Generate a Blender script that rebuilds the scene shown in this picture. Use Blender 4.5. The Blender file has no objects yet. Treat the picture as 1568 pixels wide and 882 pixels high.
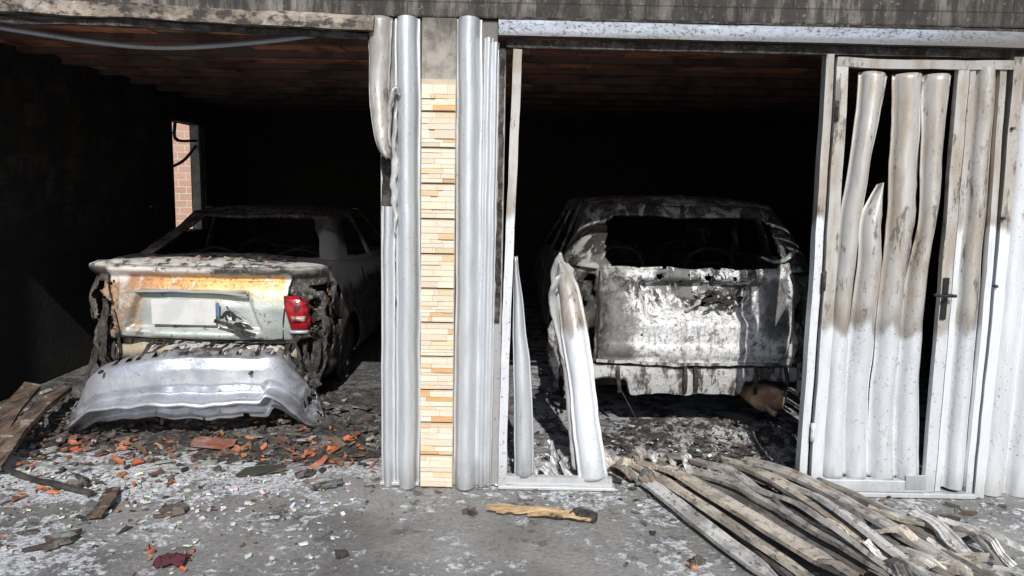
import bpy, bmesh, math, random
from mathutils import Vector, Matrix, noise as mn
from math import sin, cos, pi, sqrt, radians
random.seed(11)
scene = bpy.context.scene
R = random.uniform

# ------------------------------------------------------------------ helpers
def empty(name, loc=(0,0,0), rz=0):
    e = bpy.data.objects.new(name, None); scene.collection.objects.link(e)
    e.location = loc; e.rotation_euler = (0,0,rz); e.empty_display_size = .1
    return e

def mesh(name, verts, faces, mat, parent=None, smooth=False, cols=None, solid=0, bevel=0):
    me = bpy.data.meshes.new(name)
    me.from_pydata([tuple(v) for v in verts], [], faces)
    me.validate()
    if cols is not None and len(cols) == len(me.polygons):
        a = me.attributes.new('Col', 'FLOAT_COLOR', 'FACE')
        for i, c in enumerate(cols): a.data[i].color = (c[0], c[1], c[2], 1)
    bm = bmesh.new(); bm.from_mesh(me)
    bmesh.ops.recalc_face_normals(bm, faces=bm.faces)
    bm.to_mesh(me); bm.free()
    if smooth:
        for p in me.polygons: p.use_smooth = True
    o = bpy.data.objects.new(name, me); scene.collection.objects.link(o)
    if mat: me.materials.append(mat)
    if parent: o.parent = parent
    if solid:
        m = o.modifiers.new('s', 'SOLIDIFY'); m.thickness = solid; m.offset = 0
    if bevel:
        m = o.modifiers.new('b', 'BEVEL'); m.width = bevel; m.segments = 2; m.limit_method = 'ANGLE'
    return o

def box(name, x0,x1,y0,y1,z0,z1, mat, parent=None, bevel=.004):
    v = [(x,y,z) for x in (x0,x1) for y in (y0,y1) for z in (z0,z1)]
    f = [(0,1,3,2),(4,6,7,5),(0,4,5,1),(2,3,7,6),(0,2,6,4),(1,5,7,3)]
    return mesh(name, v, f, mat, parent, bevel=bevel)

def interp(tab, t):
    if t <= tab[0][0]: return tab[0][1:]
    for a, b in zip(tab, tab[1:]):
        if t <= b[0]:
            k = (t-a[0])/(b[0]-a[0]+1e-9)
            return tuple(p+(q-p)*k for p, q in zip(a[1:], b[1:]))
    return tab[-1][1:]

def sstep(a,b,x):
    t = max(0,min(1,(x-a)/(b-a))); return t*t*(3-2*t)

def smooth_path(pts, n):
    pts = [Vector(p) for p in pts]
    if len(pts) == 2: return [pts[0].lerp(pts[1], i/(n-1)) for i in range(n)]
    P = [pts[0]*2-pts[1]] + pts + [pts[-1]*2-pts[-2]]
    out = []; m = len(pts)-1
    for i in range(n):
        t = i/(n-1)*m; k = min(int(t), m-1); u = t-k
        a,b,c,d = P[k],P[k+1],P[k+2],P[k+3]
        out.append(.5*((2*b)+(-a+c)*u+(2*a-5*b+4*c-d)*u*u+(-a+3*b-3*c+d)*u**3))
    return out

def sweep(name, path, prof, mat, parent=None, n=40, hint=(0,-1,0), wscale=None, closed=False, rough=0, nf=6,
          solid=0, smooth=True, twist=0, hf=.3):
    P = smooth_path(path, n); V=[]; F=[]; m=len(prof); H=Vector(hint)
    for i,p in enumerate(P):
        T = (P[min(i+1,n-1)]-P[max(i-1,0)]).normalized()
        S = T.cross(H).normalized(); N = S.cross(T).normalized()
        if twist:
            q = Matrix.Rotation(twist*i/(n-1), 3, T); S = q@S; N = q@N
        ws = 1 if wscale is None else interp(wscale, i/(n-1))[0]
        for (u,w) in prof:
            v = p + S*u*ws + N*w
            if rough:
                v = v + mn.noise_vector(v*nf)*rough
                if hf: v = v + mn.noise_vector(v*nf*3.1)*rough*hf
            V.append(v)
    mm = m if closed else m-1
    for i in range(n-1):
        for j in range(mm):
            a=i*m+j; b=i*m+(j+1)%m
            F.append((a,b,b+m,a+m))
    if closed:
        F.append(tuple(range(m))); F.append(tuple((n-1)*m+j for j in range(m)))
    return mesh(name, V, F, mat, parent, smooth=smooth, solid=solid)

def lobe_prof(w, d, k=14, flange=.0, power=.5):
    pr = []
    if flange: pr += [(-w/2-flange, 0),(-w/2-flange*.5,.002)]
    for i in range(k+1):
        t = -1+2*i/k
        pr.append((w/2*t, d*max(0,1-t*t)**power))
    if flange: pr += [(w/2+flange*.5,.002),(w/2+flange, 0)]
    return pr
def circ(r,k=10): return [(r*cos(2*pi*i/k), r*sin(2*pi*i/k)) for i in range(k)]
def rect(a,b): return [(-a,-b),(a,-b),(a,b),(-a,b)]
def slat_prof(w):
    return [(-w/2,-.010),(-w/2,.002),(-w*.42,.010),(-w*.30,.010),(-w*.24,.003),(-w*.05,.002),(w*.05,.009),(w*.16,.009),(w*.22,.003),(w*.40,.003),(w/2,.012),(w/2,-.008)]

# ------------------------------------------------------------------ materials
class M:
    def __init__(s, name, rough=.6, metal=0):
        s.m = bpy.data.materials.new(name); s.m.use_nodes = True
        s.nt = s.m.node_tree; s.N = s.nt.nodes; s.L = s.nt.links
        s.b = s.N['Principled BSDF']
        s.b.inputs['Roughness'].default_value = rough; s.b.inputs['Metallic'].default_value = metal
        s.tc = s.N.new('ShaderNodeTexCoord').outputs['Object']
        s.sep = s.N.new('ShaderNodeSeparateXYZ'); s.L.new(s.tc, s.sep.inputs[0])
        s.x, s.y, s.z = s.sep.outputs
    def set(s, inp, v):
        if hasattr(v,'is_output'): s.L.new(v, inp)
        elif isinstance(v,(tuple,list)) and len(v)==3 and inp.type=='RGBA': inp.default_value=(*v,1)
        else: inp.default_value = v
    def noise(s, scale, detail=6, rough=.6, st=None, off=0, dist=0):
        n = s.N.new('ShaderNodeTexNoise'); n.inputs['Scale'].default_value=scale
        n.inputs['Detail'].default_value=detail; n.inputs['Roughness'].default_value=rough
        n.inputs['Distortion'].default_value=dist
        mp = s.N.new('ShaderNodeMapping'); s.L.new(s.tc, mp.inputs[0])
        mp.inputs['Location'].default_value=(off,off*.7,off*1.3)
        if st: mp.inputs['Scale'].default_value=st
        s.L.new(mp.outputs[0], n.inputs['Vector']); return n.outputs[0]
    def rng(s, v, lo, hi, a=0., b=1.):
        n = s.N.new('ShaderNodeMapRange'); n.interpolation_type='SMOOTHSTEP'
        if lo > hi: lo,hi,a,b = hi,lo,b,a
        n.inputs[1].default_value=lo; n.inputs[2].default_value=hi
        n.inputs[3].default_value=a; n.inputs[4].default_value=b
        s.set(n.inputs[0], v); return n.outputs[0]
    def math(s, op, a, b=0.):
        n = s.N.new('ShaderNodeMath'); n.operation=op; s.set(n.inputs[0],a); s.set(n.inputs[1],b); return n.outputs[0]
    def mul(s,*a):
        r=a[0]
        for q in a[1:]: r=s.math('MULTIPLY',r,q)
        return r
    def add(s,a,b): return s.math('ADD',a,b)
    def mx(s,a,b): return s.math('MAXIMUM',a,b)
    def inv(s,a): return s.math('SUBTRACT',1.,a)
    def jit(s, v, n, amt): return s.add(v, s.mul(s.add(n,-.5), amt))
    def mix(s, f, a, b):
        n = s.N.new('ShaderNodeMix'); n.data_type='RGBA'
        s.set(n.inputs[0],f); s.set(n.inputs[6],a); s.set(n.inputs[7],b); return n.outputs[2]
    def boxm(s, x0,x1,z0,z1, e=.04, n=None, amt=.2):
        X=s.x; Z=s.z
        if n is not None: X=s.jit(X,n,amt); Z=s.jit(Z,n,amt)
        return s.mul(s.rng(X,x0-e,x0+e), s.rng(X,x1+e,x1-e), s.rng(Z,z0-e,z0+e), s.rng(Z,z1+e,z1-e))
    def attr(s):
        n=s.N.new('ShaderNodeAttribute'); n.attribute_name='Col'; return n.outputs['Color']
    def bump(s, h, st=.5, d=.01):
        n=s.N.new('ShaderNodeBump'); n.inputs['Strength'].default_value=st; n.inputs['Distance'].default_value=d
        s.L.new(h,n.inputs['Height']); s.L.new(n.outputs[0], s.b.inputs['Normal'])
    def out(s, col, rough=None, metal=None):
        s.set(s.b.inputs['Base Color'], col)
        if rough is not None: s.set(s.b.inputs['Roughness'], rough)
        if metal is not None: s.set(s.b.inputs['Metallic'], metal)
        return s.m

def mat_white(name, tan=None, soot_top=0., spots=.5, base=(.70,.73,.77), off=0, metal=.25):
    m = M(name, .34)
    n1=m.noise(3,5,.6,(1,1,.25),off); n2=m.noise(22,6,.7,(1,1,.3),off+3); n3=m.noise(60,4,.7,None,off+5)
    c = m.mix(m.rng(n1,.35,.7), base, tuple(b*.84 for b in base))
    dirt = m.mul(m.rng(m.noise(40,6,.75,(1,1,.08),off+11),.50,.68),.28)
    c = m.mix(dirt, c, (.34,.32,.30))
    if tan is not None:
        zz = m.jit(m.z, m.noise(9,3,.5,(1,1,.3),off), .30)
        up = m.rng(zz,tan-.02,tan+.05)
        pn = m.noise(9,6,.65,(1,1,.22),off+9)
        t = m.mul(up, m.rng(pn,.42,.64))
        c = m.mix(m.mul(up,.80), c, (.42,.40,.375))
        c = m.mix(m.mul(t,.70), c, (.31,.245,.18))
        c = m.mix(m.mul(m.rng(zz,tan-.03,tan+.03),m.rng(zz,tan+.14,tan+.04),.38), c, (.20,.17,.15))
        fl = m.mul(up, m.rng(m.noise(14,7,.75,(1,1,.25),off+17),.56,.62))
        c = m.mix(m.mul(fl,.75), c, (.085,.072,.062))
    rust = m.mul(m.rng(n2,.62,.70), m.rng(n1,.45,.60))
    c = m.mix(m.mul(rust,spots), c, (.24,.13,.07))
    s = m.mul(m.rng(n3,.58,.68), m.rng(n1,.42,.62))
    c = m.mix(m.mul(s,spots), c, (.05,.045,.04))
    if soot_top:
        zz = m.jit(m.z, n2, .8)
        c = m.mix(m.mul(m.rng(zz,1.75,2.45),soot_top), c, (.05,.042,.035))
    low = m.mul(m.rng(m.jit(m.z,n2,.25),.20,.0),.5)
    c = m.mix(low, c, (.28,.27,.25))
    m.bump(m.add(m.noise(8,4,.6,(1,1,.2),off),m.mul(n3,.1)),.25,.010)
    return m.out(c, m.rng(n2,.3,.7,.30,.50), metal)

def mat_soot(name, a=(.02,.018,.016), b=(.07,.062,.055), sc=8, bump=.6, c2=None):
    m=M(name,.9); n=m.noise(sc,8,.7); n2=m.noise(sc*4,5,.7,None,4)
    c=m.mix(m.rng(n,.4,.7),a,b)
    if c2: c=m.mix(m.rng(n2,.60,.68),c,c2)
    m.bump(m.add(n,n2),bump,.015)
    return m.out(c)

def mat_attr(name, rough=.85, soot=.5, ash=.3, sc=14):
    m=M(name,rough); n=m.noise(sc,7,.7); n2=m.noise(sc*.45,6,.7,None,7)
    c=m.mix(m.mul(m.rng(n,.48,.64),soot), m.attr(), (.03,.027,.025))
    c=m.mix(m.mul(m.rng(n2,.54,.64),ash), c, (.42,.41,.39))
    m.bump(m.noise(sc*4,5,.7),.5,.006)
    return m.out(c)

MW  = mat_white('white_panel', spots=.4, metal=.55)
MWd = mat_white('white_door_panel', tan=.90, spots=.65, off=2, metal=.25)
MWf = mat_white('white_frame', tan=1.45, soot_top=.35, spots=.85, off=5, metal=.2)
MWs = mat_white('white_sooty', soot_top=.85, spots=.9, off=8, metal=.2, base=(.50,.50,.50))
MBk = mat_soot('charred_black')
MChar = mat_soot('charred_metal', (.016,.015,.014),(.12,.105,.095),14,.8,(.24,.13,.07))

m=M('scorched_beam',.6,.2); n=m.noise(5,6,.7,(.4,1,1)); n2=m.noise(26,6,.7,(.5,1,1),3)
c=m.mix(m.rng(n,.38,.62),(.33,.28,.23),(.10,.075,.058)); c=m.mix(m.rng(n2,.46,.58),c,(.03,.026,.023))
c=m.mix(m.mul(m.rng(m.noise(9,5,.6,None,9),.58,.66),.6),c,(.42,.40,.38)); m.bump(n2,.4,.01); MBeamL=m.out(c)
m=M('galvanised_beam',.42,.5); n=m.noise(4,6,.7,(.35,1,1.5)); n2=m.noise(80,6,.75,(.6,1,1),3)
c=m.mix(m.rng(n,.35,.65),(.42,.46,.54),(.22,.24,.27)); c=m.mix(m.mul(m.rng(n2,.50,.62),m.rng(n,.38,.54)),c,(.05,.045,.042))
c=m.mix(m.mul(m.rng(m.jit(m.z,n,.10),2.385,2.355),.7),c,(.12,.11,.10))
c=m.mix(m.mul(m.rng(m.jit(m.x,n,1.2),1.9,2.6),.8),c,(.18,.16,.14)); MBeamR=m.out(c)

m=M('sooted_render',.9); n=m.noise(2.2,7,.65); n2=m.noise(12,7,.7,(1,1,.18),3); n3=m.noise(45,5,.7,None,6)
c=m.mix(m.rng(n,.35,.58),(.24,.22,.195),(.10,.09,.08))
c=m.mix(m.mul(m.rng(n2,.40,.56),.9),c,(.025,.022,.020))
c=m.mix(m.mul(m.rng(n3,.60,.68),.35),c,(.42,.40,.37))
br=m.N.new('ShaderNodeTexBrick'); mp=m.N.new('ShaderNodeMapping'); m.L.new(m.tc,mp.inputs[0]); mp.inputs['Rotation'].default_value=(radians(90),0,0)
m.L.new(mp.outputs[0],br.inputs[0]); br.inputs['Scale'].default_value=1; br.inputs['Brick Width'].default_value=.55; br.inputs['Row Height'].default_value=.28; br.inputs['Mortar Size'].default_value=.004
br.inputs['Color1'].default_value=(1,1,1,1);br.inputs['Color2'].default_value=(.8,.8,.8,1);br.inputs['Mortar'].default_value=(.2,.2,.2,1)
mm=m.N.new('ShaderNodeMix'); mm.data_type='RGBA'; mm.blend_type='MULTIPLY'; mm.inputs[0].default_value=.6
m.L.new(c,mm.inputs[6]); m.L.new(br.outputs[0],mm.inputs[7]); m.bump(m.add(n2,n3),.5,.012); MFac=m.out(mm.outputs[2])

m=M('grey_render',.9); n=m.noise(9,7,.7); n2=m.noise(30,6,.7,(1,1,.4),3)
c=m.mix(m.rng(n,.4,.65),(.33,.305,.27),(.21,.19,.165)); c=m.mix(m.mul(m.rng(m.jit(m.z,n,.5),2.15,2.5),.8),c,(.07,.06,.052))
c=m.mix(m.mul(m.rng(m.noise(30,6,.7,(1,1,.1),9),.52,.62),m.rng(m.z,2.0,2.3),.7),c,(.06,.05,.045))
m.bump(n2,.7,.01); MCon=m.out(c)

def blockwall(name, rot, c1, c2, mortar, bw, rh, soot=0):
    m=M(name,.92); br=m.N.new('ShaderNodeTexBrick')
    cb=m.N.new('ShaderNodeCombineXYZ')
    m.L.new(m.y if rot=='X' else m.x,cb.inputs[0])
    m.L.new(m.z,cb.inputs[1]); m.L.new(cb.outputs[0],br.inputs[0])
    br.inputs['Scale'].default_value=1; br.inputs['Brick Width'].default_value=bw; br.inputs['Row Height'].default_value=rh; br.inputs['Mortar Size'].default_value=.010
    br.inputs['Color1'].default_value=(*c1,1);br.inputs['Color2'].default_value=(*c2,1);br.inputs['Mortar'].default_value=(*mortar,1)
    n=m.noise(3.5,8,.75); c=m.mix(m.mul(m.rng(n,.40,.58),soot),br.outputs[0],(.012,.011,.01))
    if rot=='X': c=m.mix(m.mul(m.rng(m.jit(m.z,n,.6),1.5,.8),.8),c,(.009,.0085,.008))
    h=m.add(m.mul(br.outputs[1],-.6),m.mul(m.noise(25,5,.7),.8)); m.bump(h,.8,.02); return m.out(c)
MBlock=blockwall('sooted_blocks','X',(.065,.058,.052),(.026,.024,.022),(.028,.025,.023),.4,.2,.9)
MBlockY=blockwall('sooted_blocks_back','Y',(.03,.027,.024),(.02,.018,.017),(.012,.011,.01),.4,.2,.6)
MBrickN=blockwall('salmon_bricks','Y',(.52,.30,.22),(.42,.25,.18),(.52,.46,.40),.24,.11,.05)

m=M('ceiling_brick',.85); n=m.noise(3.2,7,.7); n2=m.noise(16,6,.7,None,3)
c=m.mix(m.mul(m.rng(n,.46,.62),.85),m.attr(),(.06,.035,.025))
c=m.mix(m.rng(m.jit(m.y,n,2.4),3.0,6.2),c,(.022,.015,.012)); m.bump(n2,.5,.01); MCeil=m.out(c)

m=M('concrete_ground',.8)
n=m.noise(1.6,7,.6); n2=m.noise(7,8,.7,None,3); n3=m.noise(45,6,.75,None,5); n4=m.noise(2.6,6,.65,None,12,.6); n5=m.noise(18,6,.7,None,20)
c=m.mix(m.rng(n,.35,.65),(.245,.240,.232),(.165,.160,.153))
c=m.mix(m.mul(m.rng(n3,.42,.66),.55),c,(.33,.325,.315))
c=m.mix(m.mul(m.rng(n3,.46,.30),.5),c,(.07,.065,.06))
reg=m.add(m.mul(m.rng(m.jit(m.x,n,1.0),-.4,-2.2),.075), m.mul(m.rng(m.y,-.8,.15),.050))
foam=m.rng(m.add(m.add(m.mul(n4,.50),m.mul(n5,.50)),reg),.550,.590)
foam2=m.mul(m.rng(n2,.575,.605),m.rng(n5,.44,.54))
foamT=m.mx(m.mul(foam,.9),m.mul(foam2,.75))
foamT=m.mul(foamT, m.rng(n3,.38,.52,.15,1.))
c=m.mix(foamT,c,(.62,.64,.67))
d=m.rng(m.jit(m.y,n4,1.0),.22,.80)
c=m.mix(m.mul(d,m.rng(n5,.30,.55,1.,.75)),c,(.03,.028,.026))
c=m.mix(m.mul(d,m.rng(m.x,-.1,.2),m.rng(n2,.43,.54),.9),c,(.42,.43,.46))
wet=m.mul(m.rng(m.noise(1.1,4,.5,None,31),.5,.62),m.rng(m.y,.1,-.25))
c=m.mix(m.mul(wet,.45,m.rng(foamT,.6,.1)),c,(.06,.06,.06))
c=m.mix(m.mul(m.rng(m.noise(5,7,.75,None,40),.56,.64),.8,m.rng(m.y,-1.6,-.3)),c,(.05,.045,.04))
m.bump(m.add(m.add(n3,m.mul(foamT,.8)),n5),.6,.014)
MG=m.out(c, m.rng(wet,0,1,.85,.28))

MRub = mat_attr('rubble_mat',.9,.6,.25)
MChr = mat_attr('char_mat',.8,.6,.3,20)
m=M('ledger_tiles',.55); n=m.noise(18,6,.7,(1,1,4)); n2=m.noise(70,4,.7,(1,1,3))
c=m.mix(m.mul(m.rng(n,.4,.7),.35),m.attr(),(.62,.49,.34)); c=m.mix(m.mul(m.rng(n2,.52,.66),.30),c,(.36,.26,.17)); m.bump(n,.4,.006); MTile=m.out(c)
m=M('wood_pale',.8); n=m.noise(20,6,.7,(.2,1.5,1.5)); c=m.mix(m.rng(n,.4,.65),(.50,.36,.21),(.30,.19,.10)); c=m.mix(m.rng(m.noise(6,5,.7,None,4),.56,.62),c,(.04,.03,.025)); m.bump(n,.6,.01); MWood=m.out(c)
m=M('wood_charred',.85); n=m.noise(16,6,.7,(1.5,.25,1.5)); c=m.mix(m.rng(n,.42,.62),(.13,.09,.062),(.03,.022,.018)); c=m.mix(m.mul(m.rng(m.noise(9,5,.7,None,4),.56,.64),.6),c,(.36,.33,.30)); m.bump(n,.7,.012); MWoodC=m.out(c)

# ------------------------------------------------------------------ ground
def axis_lines(lo,hi,fl,fh,step):
    L=[lo, lo/2, fl-1.5]; x=fl
    while x<=fh: L.append(x); x+=step
    L+= [fh+1.5, (fh+hi)/2, hi]
    return sorted(set(L))
xs=axis_lines(-150,150,-4.2,4.2,.05); ys=axis_lines(-150,150,-3.2,1.6,.05)
V=[];F=[]
for y in ys:
    for x in xs:
        z=0
        if -4.3<x<4.3 and -3.3<y<1.7:
            z=.006*mn.noise(Vector((x*2,y*2,0)))+.004*mn.noise(Vector((x*9,y*9,3)))-.004
        V.append((x,y,z))
nx=len(xs)
for j in range(len(ys)-1):
    for i in range(nx-1): F.append((j*nx+i,j*nx+i+1,(j+1)*nx+i+1,(j+1)*nx+i))
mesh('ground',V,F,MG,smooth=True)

# ------------------------------------------------------------------ building
B=empty('garage_building')
box('front_wall',-3.9,4.2,-.10,.14,2.445,3.3,MFac,B,.01)
box('wall_base_left',-3.9,-3.62,-.10,.14,0,2.44,MFac,B,.01)
box('front_wall_right',2.62,4.2,-.03,.14,0,2.44,MFac,B,.01)
box('roof_slab',-3.9,4.2,.145,6.8,2.66,2.85,MCon,B)
box('parapet_coping',-3.95,4.25,-.15,.2,3.303,3.36,MCon,B)
box('back_wall',-3.9,4.2,6.6,6.8,0,2.65,MBlockY,B)
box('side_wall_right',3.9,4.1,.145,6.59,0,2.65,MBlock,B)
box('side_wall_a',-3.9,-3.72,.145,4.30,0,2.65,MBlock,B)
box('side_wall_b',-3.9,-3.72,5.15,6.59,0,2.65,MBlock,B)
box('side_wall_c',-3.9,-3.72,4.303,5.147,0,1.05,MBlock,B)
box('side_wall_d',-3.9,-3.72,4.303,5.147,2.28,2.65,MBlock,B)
box('window_jamb',-3.86,-3.76,5.08,5.145,1.05,2.28,MCon,B)
sweep('window_bar',[(-3.8,4.33,1.75),(-3.8,4.75,1.86),(-3.8,5.1,2.05)],rect(.012,.012),MBk,B,8,hint=(1,0,0),closed=True,smooth=False)
sweep('window_bar_b',[(-3.8,4.55,2.27),(-3.8,4.56,2.08),(-3.8,5.1,2.10)],rect(.014,.014),MBk,B,8,hint=(1,0,0),closed=True,smooth=False)
V=[];F=[];C=[]
def addbox(V,F,x0,x1,y0,y1,z0,z1):
    b=len(V); V+= [(x,y,z) for x in (x0,x1) for y in (y0,y1) for z in (z0,z1)]
    F+= [tuple(b+q for q in f) for f in [(0,1,3,2),(4,6,7,5),(0,4,5,1),(2,3,7,6),(0,2,6,4),(1,5,7,3)]]
y=.16
k=0
while y<6.5:
    x=-3.7-R(0,.3)
    while x<3.9:
        L=.34
        if random.random()>.03:
            dz=R(0,.020); addbox(V,F,max(x,-3.71)+.003,min(x+L,3.89)-.003,y+.003,y+.235,2.575+dz,2.64)
            q=R(.5,1.2); col=(.72*q,.28*q,.155*q) if random.random()>.3 else (.42*q,.25*q,.18*q)
            C+= [col]*6
        x+=L
    y+=.24
    k+=1
    if k%2==0:
        addbox(V,F,-3.71,3.89,y,y+.07,2.54,2.64); C+=[(.14,.09,.07)]*6
        y+=.073
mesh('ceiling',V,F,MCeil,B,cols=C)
box('pilaster_core',-.475,-.30,-.118,.12,0,2.44,MCon,B,.006)
V=[];F=[];C=[]
pal=[(.70,.61,.50),(.73,.65,.54),(.64,.55,.43),(.69,.60,.47),(.60,.42,.25),(.60,.32,.13),(.66,.50,.32)]
wts=[6,6,4,4,1.1,1.2,1.4]
z=.0
while z<2.10:
    addbox(V,F,-.474,-.301,-.128,-.1185,z+.003,min(z+.177,2.14)); C+=[(.44,.37,.29)]*6
    zz=z+.006
    hs=[R(.6,1.4) for _ in range(random.choice([5,6,6,7]))]; s=sum(hs)
    for h in hs:
        h=h/s*.166; x=-.472
        cuts=sorted([R(-.45,-.33) for _ in range(random.choice([1,1,2]))])+[-.303]
        for cx in cuts:
            if cx-x<.015: continue
            d=-.132-R(0,.010)
            if zz+h-.002<2.14:
                addbox(V,F,x,cx-.001,d,-.1285,zz+.0008,zz+h-.0010); q=R(.86,1.06)
                c=random.choices(pal,wts)[0]; C+=[tuple(a*q for a in c)]*6
            x=cx
        zz+=h
    z+=.18
mesh('stone_cladding_tiles',V,F,MTile,B,cols=C)

NW=empty('brick_wall')
box('wall_face',-8,-4.05,8.2,8.4,0,3.4,MBrickN,NW,.01)
box('coping',-8.03,-4.02,8.15,8.45,3.403,3.46,MCon,NW)

# ------------------------------------------------------------------ metal posts
P1=empty('metal_door_post')
sweep('wide_lobe',[(-.545,-.09,.0),(-.543,-.09,.8),(-.545,-.09,1.6),(-.548,-.09,2.1),(-.55,-.08,2.44)],lobe_prof(.106,.078,20,.011,.55),MW,P1,70,rough=.006,nf=4,hf=.15)
sweep('narrow_lobe',[(-.652,-.095,.0),(-.650,-.095,.7),(-.648,-.095,1.25),(-.645,-.09,1.5)],lobe_prof(.052,.045,14,.010,.55),MW,P1,40,rough=.004,nf=5,hf=.15)
sweep('charred_core',[(-.645,-.06,.9),(-.65,-.06,1.5),(-.64,-.05,2.1),(-.64,-.05,2.44)],rect(.035,.02),MChar,P1,40,closed=True,rough=.012,nf=14)
sweep('torn_edge',[(-.612,-.10,1.35),(-.615,-.11,1.6),(-.610,-.12,1.9),(-.605,-.11,2.1)],lobe_prof(.035,.01,6),MWs,P1,40,rough=.014,nf=16,solid=.003,wscale=[(0,.3),(.3,1),(.7,.8),(1,.4)])
sweep('peeled_lobe',[(-.640,-.16,1.74),(-.668,-.15,1.82),(-.685,-.12,2.0),(-.690,-.10,2.2),(-.685,-.09,2.44)],lobe_prof(.100,.045,16,.004),MWf,P1,50,rough=.010,nf=6,
      wscale=[(0,.12),(.12,.5),(.35,.8),(1,1.1)],solid=.004)
sweep('hooked_strip',[(-.625,-.165,1.80),(-.63,-.17,1.95),(-.615,-.17,2.05),(-.59,-.165,2.09),(-.575,-.16,2.05)],lobe_prof(.030,.012,8),MWs,P1,36,rough=.008,nf=14,
      wscale=[(0,.3),(.5,1),(1,.4)],solid=.003)
box('back_plate',-.69,-.482,-.075,-.02,0.0,2.44,MWs,P1,.003)
box('base_cap',-.695,-.48,-.12,-.09,0.0,.02,MWf,P1,.004)

P2=empty('metal_door_post')
sweep('wide_lobe',[(-.233,-.09,.0),(-.232,-.09,1.2),(-.235,-.09,1.9),(-.24,-.085,2.44)],lobe_prof(.110,.080,20,.011,.55),MW,P2,60,rough=.005,nf=4,hf=.15)
sweep('rib_a',[(-.148,-.095,.0),(-.145,-.095,1.2),(-.14,-.09,2.35)],lobe_prof(.034,.030,10,.004,.6),MW,P2,50,rough=.003,hf=.1)
sweep('rib_b',[(-.110,-.09,.0),(-.108,-.09,1.2),(-.105,-.085,2.33)],lobe_prof(.026,.020,10,.004,.6),MW,P2,50,rough=.003,hf=.1)
box('jamb',-.092,-.052,-.085,-.0,0.0,2.30,mat_white('jamb_sooty',tan=1.0,soot_top=1.0,spots=1.,base=(.40,.40,.40),off=14),P2,.003)
sweep('charred_edge',[(-.075,-.09,.9),(-.073,-.092,1.5),(-.07,-.09,2.3)],rect(.013,.006),MChar,P2,80,closed=True,rough=.006,nf=22,smooth=False)
box('back_plate',-.296,-.095,-.075,-.02,0.0,2.44,MWs,P2,.003)

# ------------------------------------------------------------------ beams
BL=empty('metal_beam')
sweep('box_section',[(-3.6,-.125,2.455),(-2.6,-.13,2.45),(-1.7,-.125,2.43),(-1.2,-.13,2.41),(-.71,-.125,2.40)],rect(.034,.04),MBeamL,BL,60,closed=True,rough=.010,nf=4,smooth=False)
sweep('lower_lip',[(-3.6,-.10,2.395),(-2.2,-.11,2.385),(-1.4,-.10,2.365),(-.74,-.10,2.345)],rect(.014,.02),MChar,BL,40,closed=True,rough=.010,smooth=False)
BR=empty('metal_beam')
sweep('box_section',[(-.09,-.13,2.392),(1.2,-.13,2.385),(2.5,-.13,2.378),(3.2,-.13,2.372)],rect(.038,.03),MBeamR,BR,50,closed=True,rough=.003,nf=3,smooth=False)
sweep('lower_lip',[(-.05,-.09,2.325),(1.2,-.09,2.32),(2.5,-.09,2.32),(3.2,-.09,2.32)],rect(.020,.02),MChar,BR,50,closed=True,rough=.004,nf=6,smooth=False)
sweep('upper_flange',[(-.09,-.14,2.436),(1.2,-.14,2.430),(3.2,-.14,2.418)],rect(.005,.025),MChar,BR,50,closed=True,rough=.003,nf=9,smooth=False)
TB=empty('drooping_conduit')
sweep('tube',[(-3.5,.25,2.50),(-2.9,.22,2.43),(-2.3,.25,2.355),(-1.9,.28,2.34),(-1.4,.25,2.375),(-1.0,.25,2.43)],circ(.015),mat_white('conduit_grey',spots=1,base=(.36,.38,.40),off=70),TB,60,closed=True)

# ------------------------------------------------------------------ right door
D=empty('metal_door')
sweep('jamb_left',[(1.585,-.09,.0),(1.583,-.09,1.2),(1.572,-.09,2.30)],rect(.020,.03),MWf,D,40,closed=True,rough=.004,nf=5,smooth=False)
sweep('hinge_stile',[(1.652,-.12,.03),(1.645,-.12,1.2),(1.63,-.12,2.25)],rect(.030,.018),MWd,D,40,closed=True,rough=.004,nf=5,smooth=False)
def dl(nm,path,w,ws): sweep(nm,path,lobe_prof(w,.058,16,.012,.62),MWd,D,80,rough=.010,nf=4,wscale=ws,solid=.003,hf=.22)
dl('lobe_1',[(1.755,-.09,.09),(1.728,-.10,.53),(1.722,-.11,1.05),(1.735,-.12,1.5),(1.765,-.12,1.85),(1.80,-.10,2.21)],.114,[(0,1.03),(.35,.9),(.5,.8),(.8,.80),(1,1.05)])
dl('lobe_2',[(1.880,-.09,.09),(1.842,-.10,.53),(1.838,-.12,.9),(1.842,-.13,1.22),(1.835,-.12,1.45),(1.872,-.09,1.66)],.114,[(0,1.03),(.55,.92),(.86,.75),(.95,.35),(1,.06)])
dl('lobe_3',[(2.015,-.09,.09),(1.985,-.10,.53),(1.975,-.12,1.1),(1.985,-.11,1.7),(1.975,-.10,2.21)],.120,[(0,1.03),(.5,.90),(.8,.98),(1,1.1)])
dl('lobe_4',[(2.150,-.09,.09),(2.118,-.10,.53),(2.10,-.11,1.1),(2.125,-.12,1.56),(2.115,-.10,2.21)],.116,[(0,1.03),(.5,.82),(.7,.68),(1,1.0)])
sweep('torn_strip',[(2.045,-.085,1.0),(2.055,-.10,1.5),(2.05,-.08,1.9),(2.05,-.08,2.2)],lobe_prof(.05,.012,8),MWd,D,40,rough=.015,nf=7,wscale=[(0,.2),(.5,1),(1,1.2)],solid=.003)
sweep('lock_stile',[(2.262,-.12,.03),(2.25,-.12,1.1),(2.235,-.12,2.25)],rect(.028,.018),MWd,D,40,closed=True,rough=.004,nf=5,smooth=False)
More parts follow.
